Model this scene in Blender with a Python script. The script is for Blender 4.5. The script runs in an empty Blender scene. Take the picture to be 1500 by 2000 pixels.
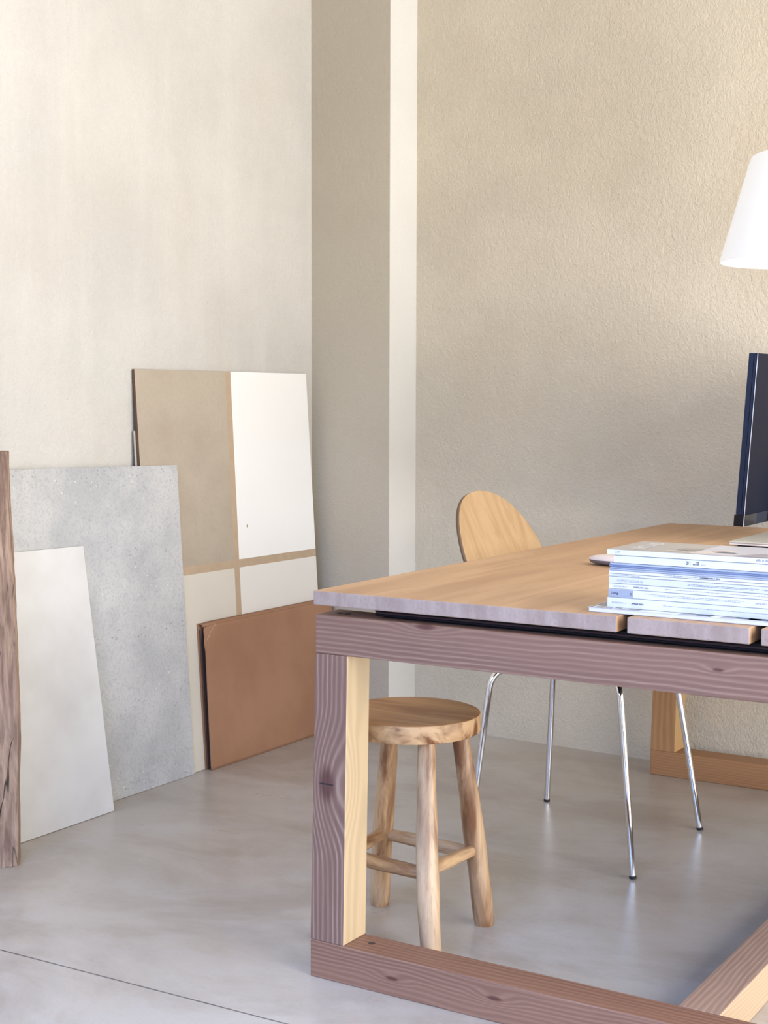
import bpy, bmesh, math, random
from mathutils import Vector, Matrix, noise as mnoise
random.seed(7)
SC = bpy.context.scene
COL = SC.collection

# ------------------------------------------------------------------ camera, world, lights, exposure
def make_camera():
    f_px = 2866.6
    yaw, pitch, roll = (math.radians(a) for a in (31.786, 4.396, -0.1467))
    cy, sy = math.cos(yaw), math.sin(yaw)
    fwd = Vector((-sy*math.cos(pitch), cy*math.cos(pitch), -math.sin(pitch)))
    right = Vector((cy, sy, 0)); down = fwd.cross(right)
    r = right*math.cos(roll) + down*math.sin(roll)
    d = -right*math.sin(roll) + down*math.cos(roll)
    cam = bpy.data.cameras.new('camera'); o = bpy.data.objects.new('camera', cam); COL.objects.link(o)
    m = Matrix((( r.x, -d.x, -fwd.x, 0), (r.y, -d.y, -fwd.y, 0), (r.z, -d.z, -fwd.z, 1.14), (0, 0, 0, 1)))
    o.matrix_world = m
    cam.sensor_fit = 'VERTICAL'; cam.sensor_height = 24.0; cam.sensor_width = 18.0
    cam.lens = f_px/2000*24.0; cam.clip_start = 0.02
    SC.camera = o
make_camera()

SC.view_settings.view_transform = 'Standard'; SC.view_settings.look = 'None'
SC.view_settings.gamma = 1.0; SC.view_settings.use_curve_mapping = False
SC.view_settings.exposure = 0.04

w = bpy.data.worlds.new('daylight'); SC.world = w; w.use_nodes = True
w.node_tree.nodes['Background'].inputs[0].default_value = (0.62, 0.74, 1.0, 1)
w.node_tree.nodes['Background'].inputs[1].default_value = 1.0

def area(name, loc, direction, sx, sy, power, color, spread=180):
    l = bpy.data.lights.new(name, 'AREA'); l.shape = 'RECTANGLE'; l.size = sx; l.size_y = sy
    l.energy = power; l.color = color; l.spread = math.radians(spread)
    o = bpy.data.objects.new(name, l); COL.objects.link(o); o.location = loc
    o.rotation_euler = Vector(direction).to_track_quat('-Z', 'Y').to_euler()
    return o
# daylight through the tall windows of the right wall and through the glazed door behind the camera
area('window_daylight', (1.62, 2.35, 1.32), (-1, 0, 0), 3.1, 2.55, 218, (1.0, 0.985, 0.965))
area('door_daylight', (-0.95, -0.40, 1.45), (0, 1, -1.15), 2.9, 1.1, 76, (0.28, 0.50, 1.0), 108)

# ------------------------------------------------------------------ node material helpers
class NT:
    def __init__(s, name, rough=0.6, metal=0.0, spec=0.5, coat=0.0):
        s.m = bpy.data.materials.new(name); s.m.use_nodes = True
        s.t = s.m.node_tree; s.b = s.t.nodes['Principled BSDF']
        s.b.inputs['Roughness'].default_value = rough; s.b.inputs['Metallic'].default_value = metal
        s.b.inputs['Specular IOR Level'].default_value = spec; s.b.inputs['Coat Weight'].default_value = coat
        s.tc = s.t.nodes.new('ShaderNodeTexCoord')
    def obj(s): return s.tc.outputs['Object']
    def n(s, typ, **kw):
        x = s.t.nodes.new(typ)
        for k, v in kw.items(): setattr(x, k, v)
        return x
    def put(s, sock, v):
        if isinstance(v, bpy.types.NodeSocket): s.t.links.new(v, sock)
        elif isinstance(v, (tuple, list)) and sock.type == 'RGBA': sock.default_value = (*v[:3], 1)
        else: sock.default_value = v
    def math(s, op, a, b=0.0, c=None, clamp=False):
        x = s.n('ShaderNodeMath', operation=op); x.use_clamp = clamp
        s.put(x.inputs[0], a); s.put(x.inputs[1], b)
        if c is not None: s.put(x.inputs[2], c)
        return x.outputs[0]
    def smooth(s, v, a, b, lo=0.0, hi=1.0):
        x = s.n('ShaderNodeMapRange', interpolation_type='SMOOTHSTEP')
        s.put(x.inputs[0], v); x.inputs[1].default_value = a; x.inputs[2].default_value = b
        x.inputs[3].default_value = lo; x.inputs[4].default_value = hi
        return x.outputs[0]
    def mapping(s, scale=(1, 1, 1), loc=(0, 0, 0), rot=(0, 0, 0)):
        x = s.n('ShaderNodeMapping'); s.put(x.inputs[0], s.obj())
        x.inputs['Scale'].default_value = scale; x.inputs['Location'].default_value = loc; x.inputs['Rotation'].default_value = rot
        return x.outputs[0]
    def noise(s, vec, scale, detail=3, rough=0.5, dist=0.0):
        x = s.n('ShaderNodeTexNoise'); s.put(x.inputs['Vector'], vec)
        x.inputs['Scale'].default_value = scale; x.inputs['Detail'].default_value = detail
        x.inputs['Roughness'].default_value = rough; x.inputs['Distortion'].default_value = dist
        return x.outputs['Fac']
    def mix(s, f, a, b, blend='MIX'):
        x = s.n('ShaderNodeMix', data_type='RGBA', blend_type=blend)
        s.put(x.inputs[0], f); s.put(x.inputs[6], a); s.put(x.inputs[7], b)
        return x.outputs[2]
    def xyz(s, vec):
        x = s.n('ShaderNodeSeparateXYZ'); s.put(x.inputs[0], vec); return x.outputs
    def color(s, c): s.put(s.b.inputs['Base Color'], c)
    def bump(s, h, strength=0.3, dist=0.002):
        x = s.n('ShaderNodeBump'); x.inputs['Strength'].default_value = strength; x.inputs['Distance'].default_value = dist
        s.put(x.inputs['Height'], h); s.t.links.new(x.outputs[0], s.b.inputs['Normal'])

def plain(name, col, rough=0.5, metal=0.0, spec=0.5, var=0.05, scale=30):
    k = NT(name, rough, metal, spec)
    f = k.noise(k.obj(), scale, 3)
    k.color(k.mix(f, tuple(c*(1-var) for c in col), tuple(min(1, c*(1+var)) for c in col)))
    return k.m

def stucco(name, col, grain=1.0, streak=0.0, blotch=0.10):
    k = NT(name, 0.92, 0, 0.15)
    f1 = k.smooth(k.noise(k.obj(), 1.6, 5, 0.6), 0.3, 0.7)
    c = k.mix(f1, tuple(x*(1-blotch) for x in col), tuple(min(1, x*(1+blotch*0.6)) for x in col))
    f3 = k.smooth(k.noise(k.mapping(loc=(3, 7, 2)), 2.3, 3, 0.5), 0.45, 0.75)
    c = k.mix(k.math('MULTIPLY', f3, 0.35), c, (col[0]*0.97, col[1]*0.90, col[2]*0.84))
    if streak:
        f2 = k.smooth(k.noise(k.mapping(scale=(1, 1, 0.12)), 7, 4, 0.6), 0.45, 0.8)
        c = k.mix(k.math('MULTIPLY', f2, streak), c, tuple(min(1, x*1.12) for x in col))
    fine = k.noise(k.obj(), 160, 3, 0.6)
    med = k.noise(k.mapping(scale=(1, 1, 0.8)), 62, 5, 0.68, 0.8)
    h = k.math('ADD', k.math('MULTIPLY', fine, 0.45), med)
    c = k.mix(k.math('MULTIPLY', k.smooth(fine, 0.35, 0.7), 0.10), c, tuple(x*0.8 for x in col))
    k.color(c)
    k.bump(h, 0.55*grain, 0.009)
    return k.m

def wood(name, axis, light, dark, line, freq=780, amp=0.02, center=(0.11, 0.17), rough=0.5, spec=0.4,
         knots=(), sharp=0.35, coat=0.0, fibre=0.3, linef=0.6, offs=(0, 0, 0), tint=0.35, side=None):
    """rings of growth seen along a cut board; axis = grain direction; knots = (u, v) points in the two cross/long axes of a face"""
    k = NT(name, rough, 0, spec, coat)
    sc = [1, 1, 1]; sc[axis] = 0.10
    st = k.mapping(scale=tuple(sc), loc=offs)
    cross = [i for i in range(3) if i != axis]
    p = k.xyz(k.obj())
    u = k.math('SUBTRACT', p[cross[0]], center[0]); v = k.math('SUBTRACT', p[cross[1]], center[1])
    r = k.math('SQRT', k.math('ADD', k.math('MULTIPLY', u, u), k.math('MULTIPLY', v, v)))
    n1 = k.noise(st, 7, 2, 0.5)
    n2 = k.noise(k.mapping(scale=tuple(x*1.0 if i != axis else 0.35 for i, x in enumerate((1, 1, 1))), loc=offs), 9, 3, 0.5)
    r = k.math('ADD', r, k.math('MULTIPLY', k.math('SUBTRACT', n1, 0.5), amp*2))
    r = k.math('ADD', r, k.math('MULTIPLY', k.math('SUBTRACT', n2, 0.5), amp*1.1))
    kd = None; ck = None
    for (c3, sa, size) in knots:           # c3 centre, sa stretch along the grain, size radius of influence
        dd = None
        for i in range(3):
            e = k.math('SUBTRACT', p[i], c3[i])
            if i == axis: e = k.math('MULTIPLY', e, sa)
            e = k.math('MULTIPLY', e, e)
            dd = e if dd is None else k.math('ADD', dd, e)
        dd = k.math('SQRT', dd)
        wgt = k.smooth(dd, 0.0, size*2.4, 1.0, 0.0)
        r = k.math('ADD', r, k.math('MULTIPLY', wgt, size*1.15))
        q = k.smooth(dd, size*0.25, size*0.72, 1.0, 0.0)
        if size > 0.02:      # drying check across a big knot
            e0 = k.math('ABSOLUTE', k.math('SUBTRACT', p[0], c3[0])); e2_ = k.math('ADD', k.math('ABSOLUTE', k.math('SUBTRACT', p[2], c3[2])), k.math('MULTIPLY', k.math('SUBTRACT', n2, 0.5), 0.006))
            ck = k.math('MULTIPLY', k.smooth(e0, 0.012, 0.020, 1.0, 0.0), k.smooth(e2_, 0.0006, 0.0022, 1.0, 0.0))
        kd = q if kd is None else k.math('MAXIMUM', kd, q)
    s = k.math('SINE', k.math('MULTIPLY', r, freq))
    band = k.smooth(s, -1.0, 1.0)
    ln = k.math('MULTIPLY', k.smooth(s, sharp, 1.0), k.smooth(k.noise(st, 34, 4, 0.65), 0.34, 0.66, 0.15, 1.0))
    c = k.mix(band, dark, light)
    c = k.mix(k.math('MULTIPLY', ln, linef), c, line)
    fsc = [1, 1, 1]; fsc[axis] = 0.03
    fib = k.noise(k.mapping(scale=tuple(fsc), loc=offs), 420, 2, 0.5)
    c = k.mix(k.math('MULTIPLY', k.smooth(fib, 0.4, 0.75), fibre), c, tuple(x*0.62 for x in dark))
    big = k.smooth(k.noise(st, 11, 3, 0.5), 0.35, 0.7)
    c = k.mix(k.math('MULTIPLY', big, tint), c, tuple(min(1, a*1.15) for a in light))
    if kd is not None:
        c = k.mix(k.math('MULTIPLY', kd, 0.85), c, (dark[0]*0.42, dark[1]*0.26, dark[2]*0.28))
    if ck is not None: c = k.mix(ck, c, (0.015, 0.01, 0.012))
    if side:      # paler colour on the x-facing sides stands in for light falling on them
        fine = k.smooth(k.math('SINE', k.math('MULTIPLY', r, freq*1.5)), -1.0, 1.0)
        pale = k.mix(k.math('MULTIPLY', fine, 0.45), side, tuple(x*0.72 for x in side))
        geo = k.n('ShaderNodeNewGeometry')
        c = k.mix(k.math('GREATER_THAN', k.math('ABSOLUTE', k.xyz(geo.outputs['Normal'])[0]), 0.85), c, pale)
    k.color(c)
    k.bump(k.math('ADD', k.math('MULTIPLY', s, 0.4), fib), 0.10, 0.001)
    return k.m

# ------------------------------------------------------------------ mesh helpers
def finish(name, bm, mats, parent=None, loc=(0, 0, 0), smooth=False, recalc=True):
    if recalc: bmesh.ops.recalc_face_normals(bm, faces=bm.faces)
    me = bpy.data.meshes.new(name); bm.to_mesh(me); bm.free()
    for m in (mats if isinstance(mats, (list, tuple)) else [mats]): me.materials.append(m)
    if smooth:
        for p in me.polygons: p.use_smooth = True
        try: me.set_sharp_from_angle(angle=math.radians(38))
        except Exception: pass
    o = bpy.data.objects.new(name, me); COL.objects.link(o)
    o.location = loc
    if parent: o.parent = parent
    return o

def hexa(bm, pts, bevel=0.0, seg=2, mi=0):
    """pts: 4 bottom corners then 4 top corners, same order"""
    vs = [bm.verts.new(p) for p in pts]
    fs = [(0, 1, 2, 3), (4, 5, 6, 7), (0, 1, 5, 4), (1, 2, 6, 5), (2, 3, 7, 6), (3, 0, 4, 7)]
    faces = [bm.faces.new([vs[i] for i in f]) for f in fs]
    bmesh.ops.recalc_face_normals(bm, faces=faces)
    for f in faces: f.material_index = mi
    if bevel:
        es = list({e for f in faces for e in f.edges})
        r = bmesh.ops.bevel(bm, geom=es, offset=bevel, segments=seg, profile=0.5, affect='EDGES')
        for f in r['faces']: f.material_index = mi
    return vs

def bx(bm, x0, x1, y0, y1, z0, z1, bevel=0.0, seg=2, mi=0):
    hexa(bm, [(x0, y0, z0), (x1, y0, z0), (x1, y1, z0), (x0, y1, z0), (x0, y0, z1), (x1, y0, z1), (x1, y1, z1), (x0, y1, z1)], bevel, seg, mi)

def tube(bm, pts, rad, n=16, cap=True, wob=0.0, seed=0, mi=0):
    pts = [Vector(p) for p in pts]
    rad = rad if isinstance(rad, (list, tuple)) else [rad]*len(pts)
    rings = []; up = None
    for i, p in enumerate(pts):
        t = (pts[min(i+1, len(pts)-1)] - pts[max(i-1, 0)]).normalized()
        if up is None:
            up = t.orthogonal().normalized()
        up = (up - t*up.dot(t)).normalized(); sd = t.cross(up)
        ring = []
        for j in range(n):
            a = 2*math.pi*j/n
            d = up*math.cos(a) + sd*math.sin(a)
            rr = rad[i]
            if wob: rr *= 1 + wob*mnoise.noise(Vector((math.cos(a)*1.2 + seed, math.sin(a)*1.2, i*0.22 + seed*3)))
            ring.append(bm.verts.new(p + d*rr))
        rings.append(ring)
    for a, b in zip(rings, rings[1:]):
        for j in range(n):
            f = bm.faces.new((a[j], a[(j+1) % n], b[(j+1) % n], b[j])); f.material_index = mi
    if cap:
        f = bm.faces.new(rings[0][::-1]); f.material_index = mi
        f = bm.faces.new(rings[-1]); f.material_index = mi

def lathe(bm, prof, n=64, centre=(0, 0), mi=0, closed=False):
    rings = []
    for (r, z) in prof:
        if r < 1e-6: rings.append([bm.verts.new((centre[0], centre[1], z))])
        else: rings.append([bm.verts.new((centre[0]+r*math.cos(2*math.pi*j/n), centre[1]+r*math.sin(2*math.pi*j/n), z)) for j in range(n)])
    pairs = list(zip(rings, rings[1:]))
    if closed: pairs.append((rings[-1], rings[0]))
    for a, b in pairs:
        for j in range(n):
            k2 = (j+1) % n
            if len(a) == 1 and len(b) == 1: continue
            if len(a) == 1: f = bm.faces.new((a[0], b[k2], b[j]))
            elif len(b) == 1: f = bm.faces.new((a[j], a[k2], b[0]))
            else: f = bm.faces.new((a[j], a[k2], b[k2], b[j]))
            f.material_index = mi

def thing(name, label, cat, loc=(0, 0, 0), group=None):
    o = bpy.data.objects.new(name, None); COL.objects.link(o); o.location = loc
    o.empty_display_size = 0.05
    o['label'] = label; o['category'] = cat
    if group: o['group'] = group
    return o
def tag(o, label, cat, group=None):
    o['label'] = label; o['category'] = cat
    if group: o['group'] = group
    return o
def struct(name, bm, m, label=None, smooth=False):
    o = finish(name, bm, m, smooth=smooth); o['kind'] = 'structure'
    if label: o['label'] = label
    return o

def text_mesh(txt, size, bold=0.0, spacing=1.0, shear=0.0):
    cu = bpy.data.curves.new('lettering', 'FONT'); cu.body = txt; cu.size = size
    cu.offset = bold; cu.space_character = spacing; cu.shear = shear; cu.resolution_u = 2
    o = bpy.data.objects.new('lettering', cu); COL.objects.link(o)
    dg = bpy.context.evaluated_depsgraph_get(); dg.update()
    me = bpy.data.meshes.new_from_object(o.evaluated_get(dg))
    bpy.data.objects.remove(o)
    return me
def text_width(me):
    xs = [v.co.x for v in me.vertices]; return (min(xs), max(xs)) if xs else (0, 0)

# ------------------------------------------------------------------ the room
PAINT = (0.66, 0.588, 0.47)
m_wall = stucco('beige_stucco', PAINT, 1.0, 0.0, 0.10)
m_wall_l = stucco('pale_limewash', (0.625, 0.60, 0.55), 0.8, 0.5, 0.09)
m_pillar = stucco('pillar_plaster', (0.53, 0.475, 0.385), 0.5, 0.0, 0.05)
m_pside = stucco('pillar_plaster_lit_side', (0.74, 0.725, 0.68), 0.4, 0.0, 0.03)  # whiter copy for the pillar's right face, with the light on it in the colour
m_ceil = plain('ceiling_white', (0.7, 0.69, 0.66), 0.9)

def floor_mat():
    k = NT('polished_concrete', 0.3, 0, 0.5)
    o = k.obj()
    a = k.noise(o, 1.3, 6, 0.62, 0.8); b = k.noise(k.mapping(loc=(5, 1, 0), rot=(0, 0, 0.5), scale=(1, 1.5, 1)), 3.5, 7, 0.68, 0.5)
    c = k.noise(o, 150, 4, 0.6)
    base = k.mix(k.smooth(a, 0.3, 0.7), (0.44, 0.385, 0.33), (0.52, 0.48, 0.44))
    base = k.mix(k.math('MULTIPLY', k.smooth(b, 0.45, 0.72), 0.7), base, (0.50, 0.435, 0.37))
    base = k.mix(k.math('MULTIPLY', k.smooth(k.noise(k.mapping(loc=(2, 4, 0), rot=(0, 0, -0.4), scale=(1, 1.6, 1)), 2.0, 7, 0.72, 0.4), 0.40, 0.68), 0.62), base, (0.31, 0.25, 0.195))
    base = k.mix(k.math('MULTIPLY', k.smooth(c, 0.5, 0.8), 0.18), base, (0.2, 0.18, 0.17))
    # saw-cut expansion joint running parallel to the back wall
    p = k.xyz(o)
    line = k.math('ABSOLUTE', k.math('SUBTRACT', k.math('SUBTRACT', p[1], k.math('MULTIPLY', p[0], 0.029)), 2.1660))
    wob = k.math('MULTIPLY', k.math('SUBTRACT', k.noise(o, 30, 2), 0.5), 0.0015)
    j = k.smooth(k.math('ADD', line, wob), 0.0012, 0.0032, 1.0, 0.0)
    base = k.mix(k.math('MULTIPLY', j, 0.85), base, (0.05, 0.05, 0.06))
    k.color(base)
    k.put(k.b.inputs['Roughness'], k.math('ADD', 0.20, k.math('MULTIPLY', b, 0.22)))
    k.bump(k.math('ADD', k.math('MULTIPLY', c, 0.2), k.math('MULTIPLY', j, -4.0)), 0.06, 0.003)
    return k.m
XL, YF, XR, H = -2.905, -0.7, 1.7, 3.3
def yb(x): return 4.371 - 0.0461*(x + 2.281)

bm = bmesh.new(); bx(bm, XL-0.2, XR+0.2, YF-0.2, 4.75, -0.12, 0.0)
struct('floor', bm, floor_mat(), 'polished grey-beige concrete floor with a saw-cut joint')
bm = bmesh.new(); bx(bm, XL-0.2, XR+0.2, YF-0.2, 4.75, H, H+0.12)
struct('ceiling', bm, m_ceil)
bm = bmesh.new(); bx(bm, XL-0.2, XL, YF, 4.55, 0, H)
struct('wall_left', bm, m_wall_l, 'pale lime-washed wall behind the leaning panels')
bm = bmesh.new()
hexa(bm, [(XL, yb(XL), 0), (XR+0.2, yb(XR+0.2), 0), (XR+0.2, 4.75, 0), (XL, 4.75, 0), (XL, yb(XL), H), (XR+0.2, yb(XR+0.2), H), (XR+0.2, 4.75, H), (XL, 4.75, H)])
struct('wall_back', bm, m_wall, 'rough beige stucco wall behind the table')
bm = bmesh.new()
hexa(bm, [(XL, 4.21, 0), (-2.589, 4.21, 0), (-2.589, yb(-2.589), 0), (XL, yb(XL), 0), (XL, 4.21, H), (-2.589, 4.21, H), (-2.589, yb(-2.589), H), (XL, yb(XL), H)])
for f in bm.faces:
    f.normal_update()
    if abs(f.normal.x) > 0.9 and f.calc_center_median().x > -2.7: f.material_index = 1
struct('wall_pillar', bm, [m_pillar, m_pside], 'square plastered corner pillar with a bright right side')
# right wall with its window opening
def wall_with_hole(name, fixed, t, a0, a1, h0, h1, z0, z1, axis):
    bm = bmesh.new()
    for (p0, p1, q0, q1) in ((a0, h0, 0, H), (h1, a1, 0, H), (h0, h1, 0, z0), (h0, h1, z1, H)):
        if q1-q0 < 1e-4: continue
        if axis == 'x': bx(bm, fixed, fixed+t, p0, p1, q0, q1)
        else: bx(bm, p0, p1, fixed, fixed+t, q0, q1)
    struct(name, bm, m_wall)
wall_with_hole('wall_right', XR, 0.2, YF, yb(XR), 0.75, 3.95, 0.0, 2.65, 'x')
wall_with_hole('wall_front', YF-0.2, 0.2, XL, XR, -2.45, 0.55, 0.0, 2.45, 'y')
m_frame = plain('window_frame_white', (0.75, 0.75, 0.73), 0.4)
kg = NT('window_glass', 0.02, 0, 0.5); kg.color((0.95, 0.98, 1.0)); kg.b.inputs['Transmission Weight'].default_value = 1.0
m_glass = kg.m
bm = bmesh.new()
for y in (0.775, 1.83, 2.88, 3.925): bx(bm, XR+0.08, XR+0.14, y-0.025, y+0.025, 0.0, 2.65)
for z in (0.025, 2.625): bx(bm, XR+0.08, XR+0.14, 0.75, 3.95, z-0.025, z+0.025)
wf = struct('window_1', bm, m_frame)
bm = bmesh.new(); bx(bm, XR+0.105, XR+0.112, 0.75, 3.95, 0.0, 2.65)
finish('window_pane', bm, m_glass, parent=wf)
bm = bmesh.new()
for x in (-2.42, -0.95, 0.52): bx(bm, x-0.03, x+0.03, YF-0.14, YF-0.08, 0, 2.45)
for z in (0.04, 2.42): bx(bm, -2.45, 0.55, YF-0.14, YF-0.08, z-0.03, z+0.03)
wf = struct('door_1', bm, m_frame)
bm = bmesh.new(); bx(bm, -2.45, 0.55, YF-0.112, YF-0.105, 0.0, 2.45)
finish('door_pane', bm, m_glass, parent=wf)

# ------------------------------------------------------------------ the table
TB = Vector((-0.8535, 3.29, 0.0))      # base point of the table
FIR_L, FIR_D, FIR_N = (0.25, 0.137, 0.095), (0.195, 0.10, 0.07), (0.36, 0.235, 0.17)
m_beam = wood('fir_beam', 0, FIR_L, FIR_D, FIR_N, freq=760, amp=0.017, center=(-1.10, 0.45), knots=(((-0.50, -0.96, 0.72), 0.30, 0.012), ((0.06, -0.96, 0.695), 0.3, 0.006)), rough=0.5)
m_foot = wood('fir_foot_beam', 0, (0.27, 0.14, 0.088), (0.215, 0.10, 0.065), (0.34, 0.20, 0.135), freq=900, amp=0.02, center=(-1.12, -0.15), knots=(((-0.57, -0.96, 0.035), 0.3, 0.008), ((-0.35, -0.96, 0.045), 0.3, 0.009)), rough=0.5, linef=0.4)
m_leg = wood('fir_leg', 2, (0.245, 0.138, 0.10), (0.185, 0.10, 0.075), (0.36, 0.24, 0.175), side=(0.56, 0.42, 0.25), freq=600, amp=0.014, center=(-0.86, -0.90), knots=(((-0.7205, -0.96, 0.392), 0.50, 0.034),), linef=0.8, sharp=0.4, rough=0.5)
m_leg_far = wood('fir_leg_far', 2, (0.40, 0.215, 0.095), (0.34, 0.175, 0.075), (0.44, 0.25, 0.12), linef=0.4, side=(0.56, 0.34, 0.15), freq=700, amp=0.02, center=(-0.6, 0.6), rough=0.5)
m_foot_far = wood('fir_foot_far', 0, (0.36, 0.185, 0.085), (0.31, 0.15, 0.066), (0.38, 0.20, 0.10), linef=0.3, freq=800, amp=0.02, center=(0.7, -0.2), rough=0.5)
m_rail = wood('fir_stretcher', 1, (0.37, 0.24, 0.175), (0.30, 0.185, 0.135), (0.46, 0.33, 0.25), side=(0.50, 0.36, 0.235), freq=800, amp=0.02, center=(0.25, 0.2), rough=0.5)

def top_mat():
    k = NT('table_top_wood', 0.42, 0, 0.28, 0.0)
    st = k.mapping(scale=(1, 0.10, 1))
    a = k.smooth(k.noise(st, 9, 4, 0.6, 0.4), 0.3, 0.72)
    c = k.mix(a, (0.43, 0.25, 0.135), (0.60, 0.385, 0.22))
    b = k.smooth(k.noise(k.mapping(scale=(1, 0.05, 1), loc=(2, 0, 0)), 45, 4, 0.6, 0.3), 0.35, 0.75)
    c = k.mix(k.math('MULTIPLY', b, 0.5), c, (0.38, 0.215, 0.115))
    f = k.noise(k.mapping(scale=(1, 0.03, 1)), 380, 2)
    c = k.mix(k.math('MULTIPLY', k.smooth(f, 0.5, 0.8), 0.25), c, (0.28, 0.16, 0.09))
    # sawn ends of the boards are greyer and closed-grained
    geo = k.n('ShaderNodeNewGeometry'); nn = k.xyz(geo.outputs['Normal'])
    end = k.smooth(k.math('ABSOLUTE', nn[1]), 0.6, 0.9)
    e = k.mix(k.smooth(k.noise(k.mapping(scale=(1, 1, 0.25)), 22, 5, 0.65), 0.3, 0.7), (0.31, 0.225, 0.19), (0.44, 0.335, 0.29))
    e = k.mix(k.math('MULTIPLY', k.smooth(k.noise(k.obj(), 180, 2), 0.5, 0.8), 0.3), e, (0.22, 0.15, 0.13))
    k.color(k.mix(end, c, e))
    k.put(k.b.inputs['Roughness'], k.math('ADD', 0.42, k.math('MULTIPLY', a, 0.12)))
    k.bump(f, 0.06, 0.001)
    return k.m
m_top = top_mat()
table = thing('wooden_table', 'large fir-wood table with thick beam frame and slatted wide-board top standing on the concrete floor', 'table', TB)
def tl(x, y, z): return (x-TB.x, y-TB.y, z)
def tpart(name, pts, mat, bevel=0.0025, label=None):
    bm = bmesh.new(); hexa(bm, [tl(*p) for p in pts], bevel)
    o = finish(name, bm, mat, table)
    if label: o['label'] = label
    return o
def boxpts(x0, x1, y0, y1, z0, z1): return [(x0, y0, z0), (x1, y0, z0), (x1, y1, z0), (x0, y1, z0), (x0, y0, z1), (x1, y0, z1), (x1, y1, z1), (x0, y1, z1)]
YT0, YT1, ZD = 2.33, 4.235, 0.003
for (x0, x1) in ((-1.605, -0.974), (-0.9555, -0.7415), (-0.7235, -0.102)):
    tpart('top_board', [(x0, YT0, 0.742), (x1, YT0, 0.742), (x1, YT1, 0.742-ZD), (x0, YT1, 0.742-ZD), (x0, YT0, 0.770), (x1, YT0, 0.770), (x1, YT1, 0.770-ZD), (x0, YT1, 0.770-ZD)], m_top, 0.0022)
m_dark = plain('dark_steel', (0.006, 0.004, 0.005), 0.7, 0.0, 0.12)
m_dark2 = plain('dark_ply_edge', (0.045, 0.02, 0.018), 0.7, 0, 0.15)
bm = bmesh.new()
bx(bm, *(a-TB.x for a in (-1.475, -0.232)), 2.348-TB.y, 4.20-TB.y, 0.7365, 0.7415, 0.0005)
bx(bm, *(a-TB.x for a in (-1.475, -0.232)), 2.352-TB.y, 4.20-TB.y, 0.7325, 0.7364, 0, mi=1)
bx(bm, *(a-TB.x for a in (-1.475, -0.232)), 2.349-TB.y, 4.20-TB.y, 0.7285, 0.7324, 0.0005)
bx(bm, *(a-TB.x for a in (-1.470, -0.240)), 2.372-TB.y, 4.20-TB.y, 0.7240, 0.7284, 0)
finish('support_plate', bm, [m_dark, m_dark2], table)['label'] = 'thin dark plate under the boards'
def frame(y0, y1, ztop, ml, mf, mb, lean):
    # foot beam on the floor, two legs and the upper beam
    l = lean
    tpart('foot_beam', boxpts(-1.613-l*0.6, -0.094, y0, y1, 0.0, 0.0755), mf)
    tpart('upper_beam', boxpts(-1.600-l*0.6, -0.107, y0, y1, 0.648, ztop), mb)
    tpart('leg', [(-1.613-l*0.6, y0, 0.0755), (-1.535-l*0.6, y0, 0.0755), (-1.535-l*0.6, y1, 0.0755), (-1.613-l*0.6, y1, 0.0755),
                  (-1.600-l*0.6, y0, 0.648), (-1.526-l*0.6, y0, 0.648), (-1.526-l*0.6, y1, 0.648), (-1.600-l*0.6, y1, 0.648)], ml, 0.002)
    tpart('leg', [(-0.172, y0, 0.0755), (-0.094, y0, 0.0755), (-0.094, y1, 0.0755), (-0.172, y1, 0.0755),
                  (-0.181, y0, 0.648), (-0.107, y0, 0.648), (-0.107, y1, 0.648), (-0.181, y1, 0.648)], ml, 0.002)
frame(2.33, 2.412, 0.724, m_leg, m_foot, m_beam, 0.0)
frame(4.178, 4.258, 0.721, m_leg_far, m_foot_far, m_foot_far, 0.03)
tpart('floor_stretcher', boxpts(-0.882, -0.8055, 2.412, 4.178, 0.0, 0.0750), m_rail)
# recessed screw plugs
for (x, y, z) in ((-1.497, 2.374, 0.0757), (-1.565, 2.366, 0.7242), (-1.548, 2.366, 0.7242)):
    bm = bmesh.new(); lathe(bm, [(0, z+0.0006), (0.006, z+0.0006), (0.0072, z-0.0002)], 20)
    for v in bm.verts: v.co.x += x-TB.x; v.co.y += y-TB.y
    finish('screw_plug', bm, plain('plug_dark', (0.06, 0.035, 0.025), 0.7), table)

# ------------------------------------------------------------------ leaning panels on the left
def slab_pts(y0, y1, xb, xt, zt, th, z0=0.0, zt0=None):
    """front face from (xb, z0) at the floor to (xt, zt); thickness th behind it"""
    L = Vector((xt-xb, 0, zt-z0)).normalized(); nrm = Vector((-L.z, 0, L.x))   # pointing to -x
    ft = Vector((xt, 0, zt)); fb = Vector((xb, 0, z0))
    bt = ft + nrm*th; bb = fb + nrm*th
    bb = bb - L*((bb.z - z0)/L.z) if bb.z > z0 else bb
    z = zt0 if zt0 else 0
    return [(bb.x, y0, bb.z), (fb.x, y0, fb.z), (fb.x, y1, fb.z), (bb.x, y1, bb.z), (bt.x, y0, bt.z+z), (ft.x, y0, ft.z+z), (ft.x, y1, ft.z), (bt.x, y1, bt.z)]
def lean_panel(name, label, cat, pts, mat, bevel, base):
    bm = bmesh.new(); hexa(bm, [(p[0]-base[0], p[1]-base[1], p[2]) for p in pts], bevel)
    zmin = min(v.co.z for v in bm.verts)
    for v in bm.verts: v.co.z -= zmin
    o = finish(name, bm, mat, None, (base[0], base[1], 0)); tag(o, label, cat); return o

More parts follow.
